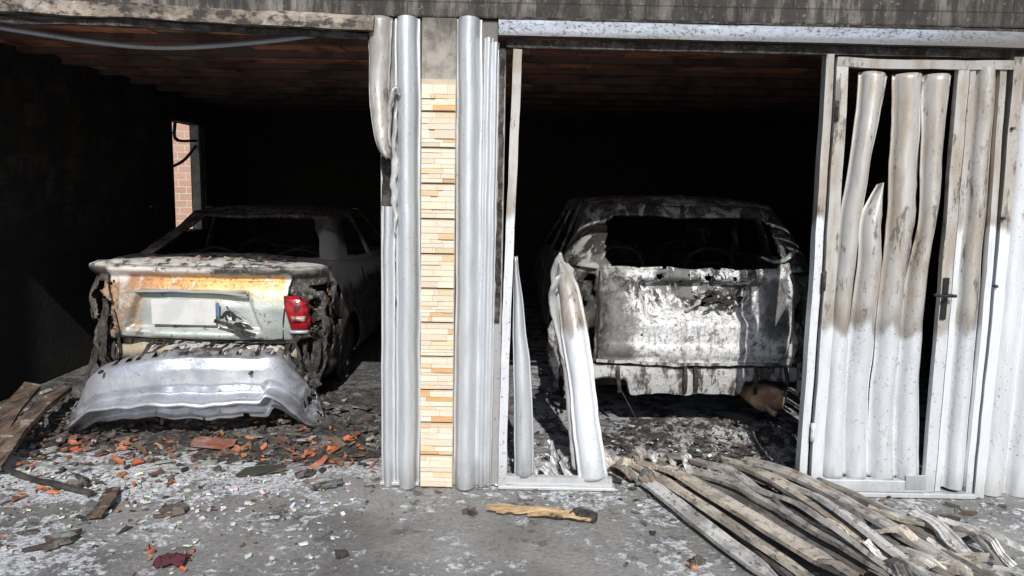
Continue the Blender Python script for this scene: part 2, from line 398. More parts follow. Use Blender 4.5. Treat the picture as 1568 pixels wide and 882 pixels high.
sweep('meeting_stile',[(2.312,-.11,.03),(2.30,-.11,1.1),(2.285,-.11,2.25)],rect(.014,.02),MWf,D,40,closed=True,rough=.003,nf=5,smooth=False)
sweep('fixed_lobe',[(2.40,-.10,.05),(2.385,-.10,1.2),(2.36,-.10,2.25)],lobe_prof(.095,.055,14,.012,.6),MWd,D,50,rough=.006,nf=4,hf=.1)
sweep('fixed_stile',[(2.478,-.11,.03),(2.47,-.11,1.2),(2.435,-.11,2.28)],rect(.016,.02),MWf,D,40,closed=True,rough=.003,smooth=False)
sweep('jamb_right',[(2.53,-.10,.0),(2.525,-.10,1.2),(2.505,-.10,2.30)],rect(.026,.04),MWf,D,40,closed=True,rough=.004,smooth=False)
sweep('top_rail',[(1.60,-.12,2.262),(1.9,-.12,2.255),(2.5,-.12,2.262)],rect(.022,.02),MWf,D,30,closed=True,rough=.005,smooth=False)
box('bottom_rail',1.683,2.232,-.155,-.103,.03,.095,MWd,D,.004)
box('threshold',1.60,2.50,-.16,-.07,.002,.028,MWf,D,.004)
box('corner_brace',2.12,2.23,-.159,-.1555,.05,.13,MW,D,.002)
MH=M('handle_black',.4,.3).out((.02,.02,.022))
box('handle_plate',2.227,2.257,-.150,-.1385,.97,1.19,MH,D,.004)
sweep('handle_lever',[(2.243,-.150,1.10),(2.243,-.19,1.10),(2.20,-.195,1.10),(2.16,-.195,1.105)],circ(.008,8),MH,D,20,hint=(0,0,1),closed=True)
sweep('handle_knob',[(2.243,-.150,1.10),(2.262,-.185,1.10),(2.275,-.185,1.10)],circ(.009,8),MH,D,10,hint=(0,0,1),closed=True)
for z in (.35,1.16,2.02):
    sweep('hinge',[(1.612,-.142,z-.05),(1.612,-.142,z+.05)],circ(.011,10),MWf if z<1 else MChar,D,4,closed=True)
for z in (1.15,1.5,1.95):
    sweep('screw',[(2.50,-.155,z),(2.50,-.13,z)],circ(.008,8),MChar,D,3,hint=(0,0,1),closed=True)

RP=empty('metal_wall_panel')
rm=mat_white('rib_m',tan=2.1,spots=.7,off=20)
for i in range(7):
    x=2.63+i*.155
    sweep('rib',[(x,-.06,0),(x-.005,-.06,1.2),(x-.02,-.06,2.33)],lobe_prof(.13,.055,12,.012,.6),rm,RP,30,rough=.004)

G=empty('metal_door_frame')
sweep('stile',[(-.035,-.12,.02),(-.02,-.12,1.2),(.008,-.12,2.29)],rect(.022,.018),MWf,G,40,closed=True,rough=.005,nf=5,smooth=False)
sweep('bottom_rail',[(-.05,-.10,.045),(.25,-.10,.043),(.56,-.10,.040)],rect(.022,.02),MWd,G,20,closed=True,rough=.005,smooth=False)
box('threshold',-.055,.575,-.15,-.06,.002,.02,MWf,G,.004)
sweep('panel_lobe',[(.085,-.08,.06),(.07,-.07,.5),(.04,-.05,.9),(.015,-.05,1.25)],lobe_prof(.096,.045,14,.006,.6),MW,G,40,rough=.005,hf=.1,wscale=[(0,1),(.5,.8),(1,.15)],solid=.003)
S=empty('bent_metal_sheet')
MSh=mat_white('sheet_paint_shaded_top',tan=.80,spots=.9,off=77,metal=.2)  # tan top paints in the shade on the sheet's upper part; spots are soot
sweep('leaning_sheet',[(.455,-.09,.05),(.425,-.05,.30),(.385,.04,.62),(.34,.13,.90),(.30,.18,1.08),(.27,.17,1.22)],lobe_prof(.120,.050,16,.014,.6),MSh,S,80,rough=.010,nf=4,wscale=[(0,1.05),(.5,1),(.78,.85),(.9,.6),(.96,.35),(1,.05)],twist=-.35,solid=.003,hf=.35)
sweep('folded_flange',[(.37,-.03,.08),(.335,.05,.45),(.285,.15,.85),(.25,.20,1.10),(.265,.16,1.26)],lobe_prof(.075,.014,8),MWs,S,60,rough=.014,nf=7,wscale=[(0,.4),(.4,.9),(.8,1),(.93,.6),(1,.1)],solid=.003,hint=(-.7,-.7,0),twist=.5)
sweep('curled_peel',[(.30,.10,.62),(.25,.12,.85),(.215,.08,1.02),(.235,.03,1.12),(.265,.05,1.15)],lobe_prof(.045,.012,8),MWs,S,50,rough=.014,nf=10,wscale=[(0,.2),(.4,1),(.8,.8),(1,.2)],solid=.003,twist=1.0)
for i in range(22):
    x=R(.10,.36); y=R(-.05,.16); a=R(0,6); L=R(.04,.12)
    sweep('shard',[(x,y,.02),(x+L*.4*cos(a),y+L*.3,.02+L*R(.3,.6)),(x+L*cos(a),y+L*.5,.02+L*R(.3,1.5))],slat_prof(R(.02,.07)),random.choice([MWs,MSh,MW,MChar]),S,14,rough=.02,nf=14,solid=.002,smooth=False,wscale=[(0,1),(1,.2)])

# ------------------------------------------------------------------ cars
def half(w,y0,y1,rr,rf,br,bf,NR,NC,NS,NF):
    p=[]
    for i in range(NR):
        x=(w-rr)*i/NR; p.append((x,y0+br*(x/w)**2,0,0))
    for i in range(NC):
        a=pi/2*i/NC; x=w-rr+rr*sin(a); p.append((x,y0+rr-rr*cos(a)+br*(x/w)**2,1,0))
    for i in range(NS+1):
        s=i/NS; ya=y0+rr+br; yb=y1-rf-bf; p.append((w,ya+(yb-ya)*s,2,s))
    for i in range(1,NC+1):
        a=pi/2*i/NC; x=w-rf+rf*cos(a); p.append((x,y1-rf+rf*sin(a)-bf*(x/w)**2,3,1))
    for i in range(1,NF+1):
        x=(w-rf)*(1-i/NF); p.append((x,y1-bf*(x/w)**2,4,1))
    return p

def shell(name,parent,mat,levels,ring,zf,kill,disp,solid=.008,NR=38,NC=12,NS=120,NF=16):
    V=[];F=[];info=[];rows=[]
    for t in levels:
        h=half(*ring(t),NR,NC,NS,NF)
        full=[(x,y,s,u) for (x,y,s,u) in h]+[(-x,y,s,u) for (x,y,s,u) in h[-2:0:-1]]
        rows.append(len(V))
        for (x,y,s,u) in full:
            z=zf(t,y); V.append(disp(Vector((x,y,z)),s)); info.append((s,u,t))
        n=len(full)
    for r in range(len(levels)-1):
        for i in range(n):
            a=rows[r]+i; b=rows[r]+(i+1)%n; c=rows[r+1]+(i+1)%n; d=rows[r+1]+i
            ctr=(V[a]+V[b]+V[c]+V[d])/4
            if kill(ctr,info[a][0],(info[a][1]+info[b][1])/2,(info[a][2]+info[d][2])/2): continue
            F.append((a,b,c,d))
    return mesh(name,V,F,mat,parent,smooth=True,solid=solid)

def cap(name,parent,mat,params,zedge,crown,keep,disp,solid=.008,NR=38,NC=12,NS=120,NF=16):
    h=half(*params,NR,NC,NS,NF); w=params[0]; br=params[5]; V=[];F=[]
    rows=h[NR:NR+NC+NS+1+NC]; M_=2*NR+1
    y00=rows[0][1]
    for k,(xi,yi,s,u) in enumerate(rows):
        fade=max(0,1-(yi-y00)/.5); kr=min(1,k/8)
        for j in range(-NR,NR+1):
            xj=xi*j/NR; y=yi-br*((xi/w)**2-(xj/w)**2)*fade
            z=zedge(yi)+crown*(1-(j/NR)**2)*kr
            V.append(disp(Vector((xj,y,z)),5))
    for k in range(len(rows)-1):
        if not keep((rows[k][1]+rows[k+1][1])/2): continue
        for j in range(M_-1):
            a=k*M_+j; F.append((a,a+1,a+M_+1,a+M_))
    return mesh(name,V,F,mat,parent,smooth=True,solid=solid)

def wheel(name,parent,x,y,r,w,side):
    V=[];F=[]; k=40
    prof=[(0,r),(.012,r+.012),(.02,r-.01),(w*.5,r-.045),(w-.02,r-.012),(w-.01,r+.012),(w,r)]
    for i in range(k):
        a=2*pi*i/k
        for (d,rr) in prof: V.append((x-side*d,y+rr*cos(a),r+.01+rr*sin(a)))
    m=len(prof)
    for i in range(k):
        for j in range(m-1):
            a=i*m+j; b=((i+1)%k)*m+j; F.append((a,a+1,b+1,b))
    mesh(name+'_rim',V,F,MChar,parent,smooth=True,solid=.004)
    V=[];F=[]
    for q in range(5):
        a=2*pi*q/5+.3; c,s_=cos(a),sin(a)
        for d in (.02,.05):
            for (rad,hw) in ((.03,.035),(r-.02,.022)):
                for sg in (-1,1): V.append((x-side*d,y+rad*c-sg*hw*s_,r+.01+rad*s_+sg*hw*c))
        b=len(V)-8; F+=[(b,b+1,b+3,b+2),(b+4,b+6,b+7,b+5),(b,b+2,b+6,b+4),(b+1,b+5,b+7,b+3),(b+2,b+3,b+7,b+6)]
    mesh(name+'_spokes',V,F,MChar,parent)
    sweep(name+'_disc',[(x-side*.06,y,r+.01),(x-side*.08,y,r+.01)],circ(r*.7,28),MChar,parent,2,hint=(0,0,1),closed=True,smooth=False)
    sweep(name+'_axle',[(x-side*.05,y,r+.01),(0,y,r+.01)],circ(.04,10),MBk,parent,3,hint=(0,0,1),closed=True)

def seat(name,parent,x,y,z,w=.5,h=.62):
    for sx in (-w/2+.03,w/2-.03):
        sweep(name+'_tube',[(x+sx,y+.42,z),(x+sx,y+.02,z+.02),(x+sx,y-.08,z+h*.7),(x+sx*.7,y-.12,z+h)],circ(.014,8),MBk,parent,20,hint=(1,0,0),closed=True)
    for q in range(6):
        zz=z+.1+q*h*.15; sweep(name+'_spring',[(x-w/2+.03,y-.0-q*.02,zz),(x,y-.03-q*.02,zz-.01),(x+w/2-.03,y-.0-q*.02,zz)],circ(.006,6),MBk,parent,8,hint=(0,0,1),closed=True)
    sweep(name+'_top',[(x-w*.35,y-.12,z+h),(x,y-.13,z+h+.05),(x+w*.35,y-.12,z+h)],circ(.014,8),MBk,parent,16,hint=(0,-1,0),closed=True)
    box(name+'_pan',x-w/2,x+w/2,y,y+.42,z-.03,z+.0,MBk,parent,.01)

def mat_sedan():
    m=M('sedan_burnt_paint',.5,.15)
    n=m.noise(7,7,.7); n2=m.noise(3,6,.6,None,3); n3=m.noise(34,6,.75,None,6); n4=m.noise(13,7,.7,(1,1,.5),9)
    silver=m.mix(m.rng(n2,.35,.65),(.54,.57,.56),(.36,.40,.39))
    silver=m.mix(m.mul(m.rng(n3,.58,.66),.45),silver,(.18,.15,.12))
    silver=m.mix(m.mul(m.rng(m.noise(9,8,.75,None,23),.58,.61),.8),silver,(.09,.08,.07))
    burnt=m.mix(m.rng(n,.42,.60),(.018,.016,.015),(.10,.092,.085))
    burnt=m.mix(m.mul(m.rng(n3,.54,.62),m.rng(n2,.4,.55),.8),burnt,(.30,.28,.26))
    burnt=m.mix(m.mul(m.rng(n4,.56,.62),.75),burnt,(.20,.095,.05))
    rear=m.rng(m.y,.24,.17)
    lid=m.mul(m.boxm(-.58,.64,.50,1.00,.015,n,.09),rear)
    ash=m.mul(m.boxm(-.66,.10,.93,1.035,.02,n2,.14),rear)
    dx=m.rng(m.jit(m.x,n2,.35),-.60,.0)
    rustb=m.mul(m.boxm(-.52,.60,.885,.990,.022,n2,.07),rear)
    rustl=m.mul(m.boxm(-.70,-.42,.56,.95,.04,n,.30),rear)
    shoulder=m.mul(m.rng(m.math('ABSOLUTE',m.x),.72,.78),m.rng(m.x,0.,.1),m.rng(m.jit(m.z,n2,.25),.78,.90),m.rng(m.jit(m.y,n,.4),.30,.42),m.rng(m.jit(m.y,n,.6),3.0,1.8))
    pil=m.mul(m.rng(m.x,.56,.62),m.rng(m.z,1.03,1.08),m.rng(m.y,1.3,1.0),m.rng(n2,.34,.44))
    c=m.mix(lid,burnt,silver)
    c=m.mix(m.mul(ash,.9,m.rng(n,.40,.50)),c,(.66,.61,.57))
    rc=m.mix(dx,(.36,.14,.07),(.64,.34,.08)); rc=m.mix(m.rng(n3,.48,.62),rc,(.22,.09,.035))
    c=m.mix(m.mul(rustb,m.rng(n4,.32,.44),.9),c,rc)
    c=m.mix(m.mul(m.boxm(-.10,.62,.80,.90,.05,n2,.1),rear,.40),c,(.56,.50,.26))
    c=m.mix(m.mul(rustl,m.rng(n3,.40,.54),.9),c,(.38,.23,.13))
    c=m.mix(m.mul(m.mx(shoulder,pil),.9),c,(.50,.50,.50))
    deck=m.mul(m.rng(m.z,1.03,1.055),m.rng(m.z,1.16,1.12),m.rng(m.y,1.1,.5),m.rng(n4,.42,.52))
    c=m.mix(m.mul(deck,.8),c,(.50,.49,.47))
    roof=m.mul(m.rng(m.z,1.30,1.36),m.rng(n4,.52,.60))
    c=m.mix(m.mul(roof,.4),c,(.24,.23,.23))
    low=m.mul(m.boxm(-.62,.1,.36,.50,.02,n,.10),m.rng(m.y,.3,.2))
    c=m.mix(m.mul(low,m.rng(n4,.38,.5)),c,(.48,.41,.30))
    m.bump(m.add(n3,n4),.4,.010)
    return m.out(c,m.mx(m.rng(lid,1,0,.35,.85),.33),m.mul(lid,.25))
def mat_suv():
    m=M('hatchback_burnt_paint',.7,.1)
    n=m.noise(6,8,.72); n2=m.noise(2.6,6,.65,None,5); n3=m.noise(30,7,.78,None,6); n4=m.noise(7,9,.76,(1,1,.6),9,.5)
    burnt=m.mix(m.rng(n,.42,.58),(.016,.015,.014),(.085,.080,.075))
    burnt=m.mix(m.mul(m.rng(n4,.55,.58),.75),burnt,(.24,.235,.22))
    burnt=m.mix(m.mul(m.rng(n3,.58,.66),.5),burnt,(.20,.12,.075))
    ashc=m.mix(m.rng(n3,.44,.64),(.72,.73,.75),(.34,.34,.35))
    rear=m.rng(m.y,.26,.16)
    gate=m.boxm(-.60,.66,.44,1.14,.035,n4,.30)
    upper=m.rng(n4,.485,.515)
    lowm=m.rng(m.jit(m.z,n4,.45),.88,.76)
    lower=m.mul(lowm,m.rng(n4,.33,.38))
    a=m.mul(rear,gate,m.mx(upper,lower))
    sc=m.mx(m.boxm(-.75,-.42,.40,1.3,.05,n4,.55),m.boxm(.46,.62,.66,1.05,.03,n4,.35))
    a=m.mul(a,m.inv(m.mul(sc,.85)))
    c=m.mix(a,burnt,ashc)
    c=m.mix(m.mul(gate,rear,m.inv(a),m.rng(n,.40,.52),.55),c,(.18,.18,.185))
    c=m.mix(m.mul(a,m.rng(n3,.56,.61),.75),c,(.13,.12,.115))
    c=m.mix(m.mul(a,m.rng(m.noise(11,8,.75,None,27),.56,.59),.8),c,(.11,.105,.10))
    st=m.mul(m.rng(m.noise(26,6,.65,(1,1,.10),15),.53,.60),m.rng(m.z,.92,.7),rear)
    c=m.mix(m.mul(st,.55),c,(.21,.205,.20))
    sh=m.mul(m.rng(m.z,1.04,1.10),m.rng(n4,.515,.54),.6)
    c=m.mix(sh,c,(.36,.36,.34))
    m.bump(m.add(n3,n4),.5,.012)
    return m.out(c,m.rng(n3,.3,.7,.5,.85))
MSed=mat_sedan(); MSuv=mat_suv()

# ======== sedan
car=empty('burnt_sedan_car',(-2.21,1.20,-.035),radians(-1.0))
sprof=[(0,.80,.22),(.10,.845,.17),(.30,.865,.15),(.375,.866,.15),(.39,.868,.05),(.50,.87,.03),(.66,.868,.025),(.80,.860,.05),(.885,.850,.085),(.90,.85,.10),(.93,.848,.075),(.965,.842,.045),(.985,.835,.05),(1,.805,.09)]
Z0=.20
def sbelt(y): return interp([(-1,1.05),(.1,1.05),(.6,1.06),(1.0,1.03),(1.6,.97),(3.3,.93),(3.8,.88),(4.3,.74),(4.6,.66)],y)[0]
def sz(t,y): return Z0+t*(sbelt(y)-Z0)
SRR=.17
def sring(t):
    w,yr=interp(sprof,t); return (w,yr,4.5,SRR,.35,.05,.12)
def rear_y(prof,rr,br,x,t):
    w,yr=interp(prof,t)[:2]; ax=abs(x); y=yr+br*(ax/w)**2
    if ax>w-rr: q=min(ax-(w-rr),rr*.999); y+=rr-sqrt(rr*rr-q*q)
    return y
def snap(v,AR,AW):
    for (yc,zc) in AW:
        d=math.hypot(v.y-yc,v.z-zc)
        if abs(d-AR)<.028:
            k=AR/d; v.y=yc+(v.y-yc)*k; v.z=zc+(v.z-zc)*k
    return v
SAW=[(.98,.27),(3.62,.27)]
def recess(v,x0,hw_top,hw_bot,z0,z1,e,depth):
    k=(v.z-z0)/(z1-z0); hw=hw_bot+(hw_top-hw_bot)*max(0,min(1,k))
    return depth*sstep(hw,hw-e,abs(v.x-x0))*sstep(z0-e*.5,z0+e*.5,v.z)*sstep(z1+e*.5,z1-e*.5,v.z)
def sdisp(v,s):
    if s in (0,1):
        v.y+=recess(v,-.05,.40,.50,.60,.865,.03,.060)
        v.y+=recess(v,-.05,.30,.30,.545,.575,.02,-.012)
    if s==2 and abs(v.x)>.8: v=snap(v,.335,SAW)
    a=.005
    if v.x<-.6 and v.y<.4: a=.034
    if v.x>.66 and v.y<.6 and v.z<.9: a=.022
    if v.z<.52 and v.y<.5: a=.022
    n=mn.noise_vector(v*7)*a + mn.noise_vector(v*2.2)*a*.8
    if s==5: n.z+=.018*mn.noise(v*4)
    return v+n
def skill(c,s,u,t):
    if s==2 and abs(c.x)>.75:
        for (yc,zc) in SAW:
            if math.hypot(c.y-yc,c.z-zc)<.335: return True
    if c.y<.6 and s in (0,1,2):
        for (hx,hz,r) in ((-.735,.90,.034),(-.75,.82,.030),(-.70,.50,.05),(-.79,.62,.045),(.80,.80,.035),(.78,.66,.03),(.76,.50,.05),(-.66,.42,.04),(.45,.44,.03)):
            if s!=2 and math.hypot(c.x-hx,c.z-hz)<r: return True
    if c.y<.62 and abs(c.x)>.63 and c.z<.93:
        th=.08 if c.x<0 else .22
        if c.z<.62: th-=.12
        if mn.noise(c*9+Vector((5,1,2)))>th: return True
    if s==2 and c.x>0 and c.y<.6:
        for (hy,hz,r) in ((.32,.80,.028),(.40,.74,.03),(.30,.66,.03),(.46,.60,.04),(.33,.50,.05)):
            if math.hypot(c.y-hy,c.z-hz)<r: return True
    if c.y<.3 and c.z<.33+.03*mn.noise(Vector((c.x*9,0,0))): return True
    return False
shell('body',car,MSed,[i/60 for i in range(61)],sring,sz,skill,sdisp,NR=54,NC=14,NS=130)
cap('trunk_and_hood',car,MSed,sring(1.0),lambda y:sz(1,y),.035,lambda y: y<.66 or y>3.5,sdisp,NR=44,NC=12,NS=130)
shell('inner_structure',car,MChar,[i/8 for i in range(9)],lambda t:(.78,.24,4.3,.12,.3,.03,.1),lambda t,y:.22+t*(min(sbelt(y)-.12,.90)-.22),lambda *a:False,lambda v,s:v+mn.noise_vector(v*9)*.035,NR=30,NC=6,NS=90,NF=8)
box('floor_pan',-.76,.76,.22,4.2,.20,.26,MBk,car)
box('parcel_shelf',-.72,.72,.58,.95,.98,1.0,MChar,car)
box('dashboard',-.70,.70,3.0,3.35,.75,.93,MBk,car,.03)
def gring(t):
    k=t; w=.80-(.80-.61)*k**1.15; y0=.63+(1.28-.63)*k; y1=3.55-(3.55-2.55)*k
    return (w,y0,y1,.10+.04*k,.12,.03,.06)
def groof(y): return 1.405-.05*((y-1.95)/1.0)**2
def gz(t,y):
    zt=groof(max(1.2,min(2.65,y))); zb_=sbelt(y)-.01
    return zb_+(zt-zb_)*t
def gkill(c,s,u,t):
    if s in (0,) and .06<t<.93: return True
    if s==4 and .06<t<.92: return True
    if s==2 and .10<t<.90 and (.13<u<.48 or .53<u<.95): return True
    return False
shell('pillars',car,MSed,[i/16 for i in range(17)],gring,gz,gkill,lambda v,s:v+mn.noise_vector(v*4)*.014,solid=.02,NR=36,NC=8,NS=80)
cap('roof',car,MSed,gring(1.0),lambda y:gz(1,y),.035,lambda y:True,lambda v,s:v+mn.noise_vector(v*4)*.012+Vector((0,0,-.025*max(0,mn.noise(v*2+Vector((3,1,0)))))),solid=.01,NR=36,NC=8,NS=80)
def rp(x,z):
    t=(z-Z0)/(1.05-Z0); return (x,rear_y(sprof,SRR,.05,x,t)-.004,z)
MSeal=mat_soot('seal',(.01,.01,.01),(.03,.03,.03))
sweep('lid_gap_left',[rp(-.66,1.0),rp(-.655,.88),rp(-.60,.70),rp(-.585,.54)],circ(.006,6),MSeal,car,24,closed=True)
sweep('lid_gap_right',[rp(.66,1.0),rp(.63,.88),rp(.60,.72),rp(.585,.54)],circ(.006,6),MSeal,car,24,closed=True)
sweep('lid_gap_bottom',[rp(-.585,.54),rp(-.3,.525),rp(.2,.525),rp(.585,.54)],circ(.010,6),MSeal,car,40,hint=(0,-1,0),closed=True)
MSil=mat_white('silver_trim',spots=.6,base=(.40,.42,.44),off=31)
sweep('plate_garnish',[rp(-.47,.868),rp(-.2,.878),rp(.1,.875),rp(.34,.858)],rect(.007,.012),MSil,car,24,hint=(0,-1,0),closed=True,rough=.004,smooth=False)
sweep('bent_garnish',[(.12,-.0,.68),(.22,-.02,.655),(.36,-.03,.60),(.42,-.02,.58)],rect(.013,.008),MChar,car,20,hint=(0,-1,0),closed=True,rough=.006,smooth=False)
MPl=M('plate_white',.45); pn=MPl.noise(6,4,.6); MPl=MPl.out(MPl.mix(MPl.rng(pn,.4,.6),(.60,.60,.60),(.50,.51,.52))); MPb=M('plate_blue',.5).out((.10,.17,.30))
box('licence_plate',-.345,.115,.045,.052,.635,.815,MPl,car,.003); box('plate_band',.1175,.140,.046,.052,.70,.800,MPb,car,.003)
for k in range(9):
    sweep('plate_debris',[(.14+R(0,.1),.03,.72+R(-.04,.08)),(.20+R(0,.1),.01,.70+R(-.04,.06)),(.27+R(0,.1),.02,.66+R(-.04,.04))],rect(R(.004,.012),.004),random.choice([MChar,MSil,MSeal]),car,10,hint=(0,-1,0),closed=True,rough=.02,nf=15,smooth=False)
def patch(name,pts,mat,off=.016,ny=10):
    V=[];F=[];k=14
    for i in range(ny+1):
        z=pts[0][0]+(pts[-1][0]-pts[0][0])*i/ny; xl,xr=interp(pts,z)
        for j in range(k+1):
            x=xl+(xr-xl)*j/k; e=sin(pi*j/k)**.4*sin(pi*i/ny)**.4 if 0<j<k and 0<i<ny else 0
            y=rp(x,z)[1]+.012-off-.018*e; V.append((x,y,z))
    for i in range(ny):
        for j in range(k): a=i*(k+1)+j; F.append((a,a+1,a+k+2,a+k+1))
    return mesh(name,V,F,mat,car,smooth=True,solid=.01)
m=M('red_lens',.15); n=m.noise(20,5,.6); c=m.mix(m.rng(n,.45,.62),(.34,.010,.018),(.07,.008,.01)); m.bump(n,.3,.01); MRed=m.out(c)
m=M('clear_lens',.3); n=m.noise(24,5,.6); c=m.mix(m.rng(n,.42,.56),(.42,.34,.32),(.20,.03,.03)); MClr=m.out(c)
patch('tail_light',[(.61,.655,.77),(.68,.635,.785),(.80,.605,.765),(.855,.60,.70)],MRed)
patch('tail_light_reflector',[(.675,.665,.755),(.715,.655,.76)],MClr,.034,4)
patch('tail_light_base',[(.585,.64,.76),(.612,.63,.77)],MSil,.014,3)
V=[];F=[]
for i in range(46):
    x=-.20+.75*i/45+R(-.02,.02); z=.51-.03*R(0,1); h=R(.01,.06); w=R(.02,.06); b=len(V)
    y=.09-R(0,.07)
    V+= [(x-w/2,y,z),(x+w/2,y-.02,z+R(-.02,.02)),(x+R(-.03,.03),y-.05,z-h),(x+R(-.04,.02),y+.03,z-h*.6)]
    F+= [(b,b+1,b+2),(b,b+2,b+3),(b+1,b+2,b+3)]
mesh('bumper_foam_fragments',V,F,MWs,car,solid=.004)
sweep('rear_crossmember',[(-.68,.13,.42),(0,.09,.44),(.66,.13,.42)],rect(.05,.02),mat_white('primer',spots=1,base=(.42,.36,.27),off=40,metal=.05),car,40,closed=True,rough=.02,nf=8)
for sx in (-1,1):
    for k in range(20):
        sweep('hanging_scrap',[(sx*R(.60,.84),R(.05,.3),R(.55,.80)),(sx*R(.60,.86),R(.0,.3),R(.40,.5)),(sx*R(.6,.86),R(.0,.3),R(.05,.3))],rect(R(.004,.025),.003),random.choice([MChar,MBk,MChar]),car,20,closed=True,rough=.03,nf=9,smooth=False)
for (nm,x,y,sd) in (('rear_right',.80,.98,1),('rear_left',-.80,.98,-1),('front_right',.80,3.62,1),('front_left',-.80,3.62,-1)):
    wheel('wheel_'+nm,car,x,y,.22,.17,sd)
seat('seat_rear_a',car,-.36,1.35,.42); seat('seat_rear_b',car,.36,1.35,.42)
seat('seat_front_a',car,-.36,2.4,.42); seat('seat_front_b',car,.36,2.4,.42)
sweep('steering_wheel',[( -.36+.17*cos(a/24*2*pi),2.95+.05*sin(a/24*2*pi),.95+.16*sin(a/24*2*pi)) for a in range(25)],circ(.012,6),MBk,car,48,hint=(0,-1,.3),closed=True)
for (yy) in (1.45,2.45,3.3):
    sweep('door_gap',[(.874,yy,.30),(.874,yy,.6),(.868,yy-.02,.85),(.845,yy-.03,.95)],circ(.006,6),MSeal,car,16,hint=(1,0,0),closed=True)
box('door_handle',.866,.885,1.60,1.78,.80,.83,MChar,car,.006)

# ======== bumper cover, hanging off the sedan and resting on the floor
BU=empty('detached_car_bumper',(-2.00,.44,-.01),radians(3.0))
V=[];F=[];NU=150;NSs=60
prof=[(0,.13),(.03,.07),(.08,.020),(.24,-.006),(.46,-.012),(.565,.014),(.61,.022),(.635,-.034),(.67,-.092),(.715,-.098),(.75,-.066),(.78,.024),(.83,.036),(.92,.028),(1,.040)]
for i in range(NU+1):
    u=-1+2*i/NU; au=abs(u)
    zt=.590-.34*max(0,(au-.62)/.38)**2.0 + .008*sin(u*9)
    if u<0: zt-=.13*sstep(.10,.80,au)
    if u>0: zt-=.05*sstep(.72,.80,au)
    zbm=.175*(1-sstep(.60,.93,au))+.004 + .055*sstep(.58,.63,u)*sstep(.88,.82,u)+.014*mn.noise(Vector((u*8,0,0)))
    if u<0: zbm-=.03*sstep(.2,.7,au)*(1-sstep(.7,.93,au))
    x=.80*u; yb=.26*au**3.2
    for j in range(NSs+1):
        s=j/NSs; (dy,)=interp(prof,s); z=zt+(zbm-zt)*s
        k=(1-.65*sstep(.80,1.,au))
        v=Vector((x+(u*.05*s), yb+dy*k-.03*s, z)); nn=mn.noise_vector(v*4)*(.012+.026*sstep(.6,1,au))+mn.noise_vector(v*13)*(.002+.016*sstep(.7,1,au))
        V.append(v+nn)
for i in range(NU):
    for j in range(NSs):
        a=i*(NSs+1)+j; c=V[a]
        u=-1+2*(i+.5)/NU; s=(j+.5)/NSs
        if s>.95 and mn.noise(Vector((u*10,2,0)))>.35: continue
        if s<.05 and mn.noise(Vector((u*16,7,0)))>.1: continue
        if abs(u)>.86 and mn.noise(Vector((u*22,s*5,3)))>.15: continue
        F.append((a,a+1,a+NSs+2,a+NSs+1))
m=M('bumper_silver',.30,.55); n=m.noise(5,6,.65); n2=m.noise(28,6,.7,None,4)
c=m.mix(m.rng(n,.38,.66),(.52,.54,.59),(.36,.38,.42)); c=m.mix(m.mul(m.rng(n2,.58,.66),.6),c,(.14,.12,.10))
e=m.mul(m.rng(m.jit(m.math('ABSOLUTE',m.x),n,.25),.62,.82),m.rng(n2,.42,.54)); c=m.mix(m.mul(e,.85),c,(.08,.07,.06))
c=m.mix(m.mul(m.rng(m.jit(m.z,n2,.1),.15,.04),.8),c,(.10,.09,.08))
c=m.mix(m.mul(m.rng(m.jit(m.z,n2,.06),.54,.58),m.rng(n,.45,.55),.9),c,(.06,.055,.05)); m.bump(n,.2,.01)
mesh('bumper_skin',V,F,m.out(c,m.rng(n2,.3,.7,.24,.45)),BU,smooth=True,solid=.005)
for x in (-.47,-.02,.42):
    sweep('sensor_hole',[(x,.02,.47),(x,-.016,.47)],circ(.010,12),MBk,BU,2,hint=(0,0,1),closed=True)
for k in range(14):
    x=R(-.30,.50); sweep('torn_clip',[(x,.12,.50),(x+R(-.03,.03),.14,.56),(x+R(-.05,.05),.30,.56+R(0,.04)),(x+R(-.05,.05),.62,.53)],rect(R(.004,.014),.003),random.choice([MChar,MWs,MChar]),BU,14,closed=True,rough=.012,nf=12,smooth=False)

# ======== hatchback
car2=empty('burnt_hatchback_car',(1.21,.84,0),radians(1.0))
hprof=[(0,.83,.16),(.15,.86,.12),(.20,.868,.10),(.215,.87,.04),(.35,.885,.015),(.55,.885,.0),(.75,.88,.015),(.90,.87,.04),(1,.835,.075)]
HZ0=.28
HAW=((.88,.32),(3.5,.32))
def hbelt(y): return interp([(-1,1.10),(.2,1.10),(1.5,1.04),(3.0,1.0),(3.5,.97),(4.0,.88),(4.4,.75)],y)[0]
def hz(t,y): return HZ0+t*(hbelt(y)-HZ0)
def hring(t):
    w,yr=interp(hprof,t); return (w,yr,4.3,.20,.35,.05,.12)
def hdisp(v,s):
    if s in (0,1):
        v.y+=recess(v,.04,.46,.38,.775,1.02,.06,.095)
        v.y+=recess(v,0,.60,.60,.52,.60,.03,-.014)
        if abs(v.x)>.64: v.y+=.03*sstep(.64,.67,abs(v.x))*sstep(.62,.70,v.z)
    if s==2 and abs(v.x)>.8: v=snap(v,.36,HAW)
    a=.011
    if abs(v.x)>.66 and v.y<.5: a=.036
    return v+mn.noise_vector(v*6)*a+mn.noise_vector(v*2)*a*.6+mn.noise_vector(v*17)*a*.25
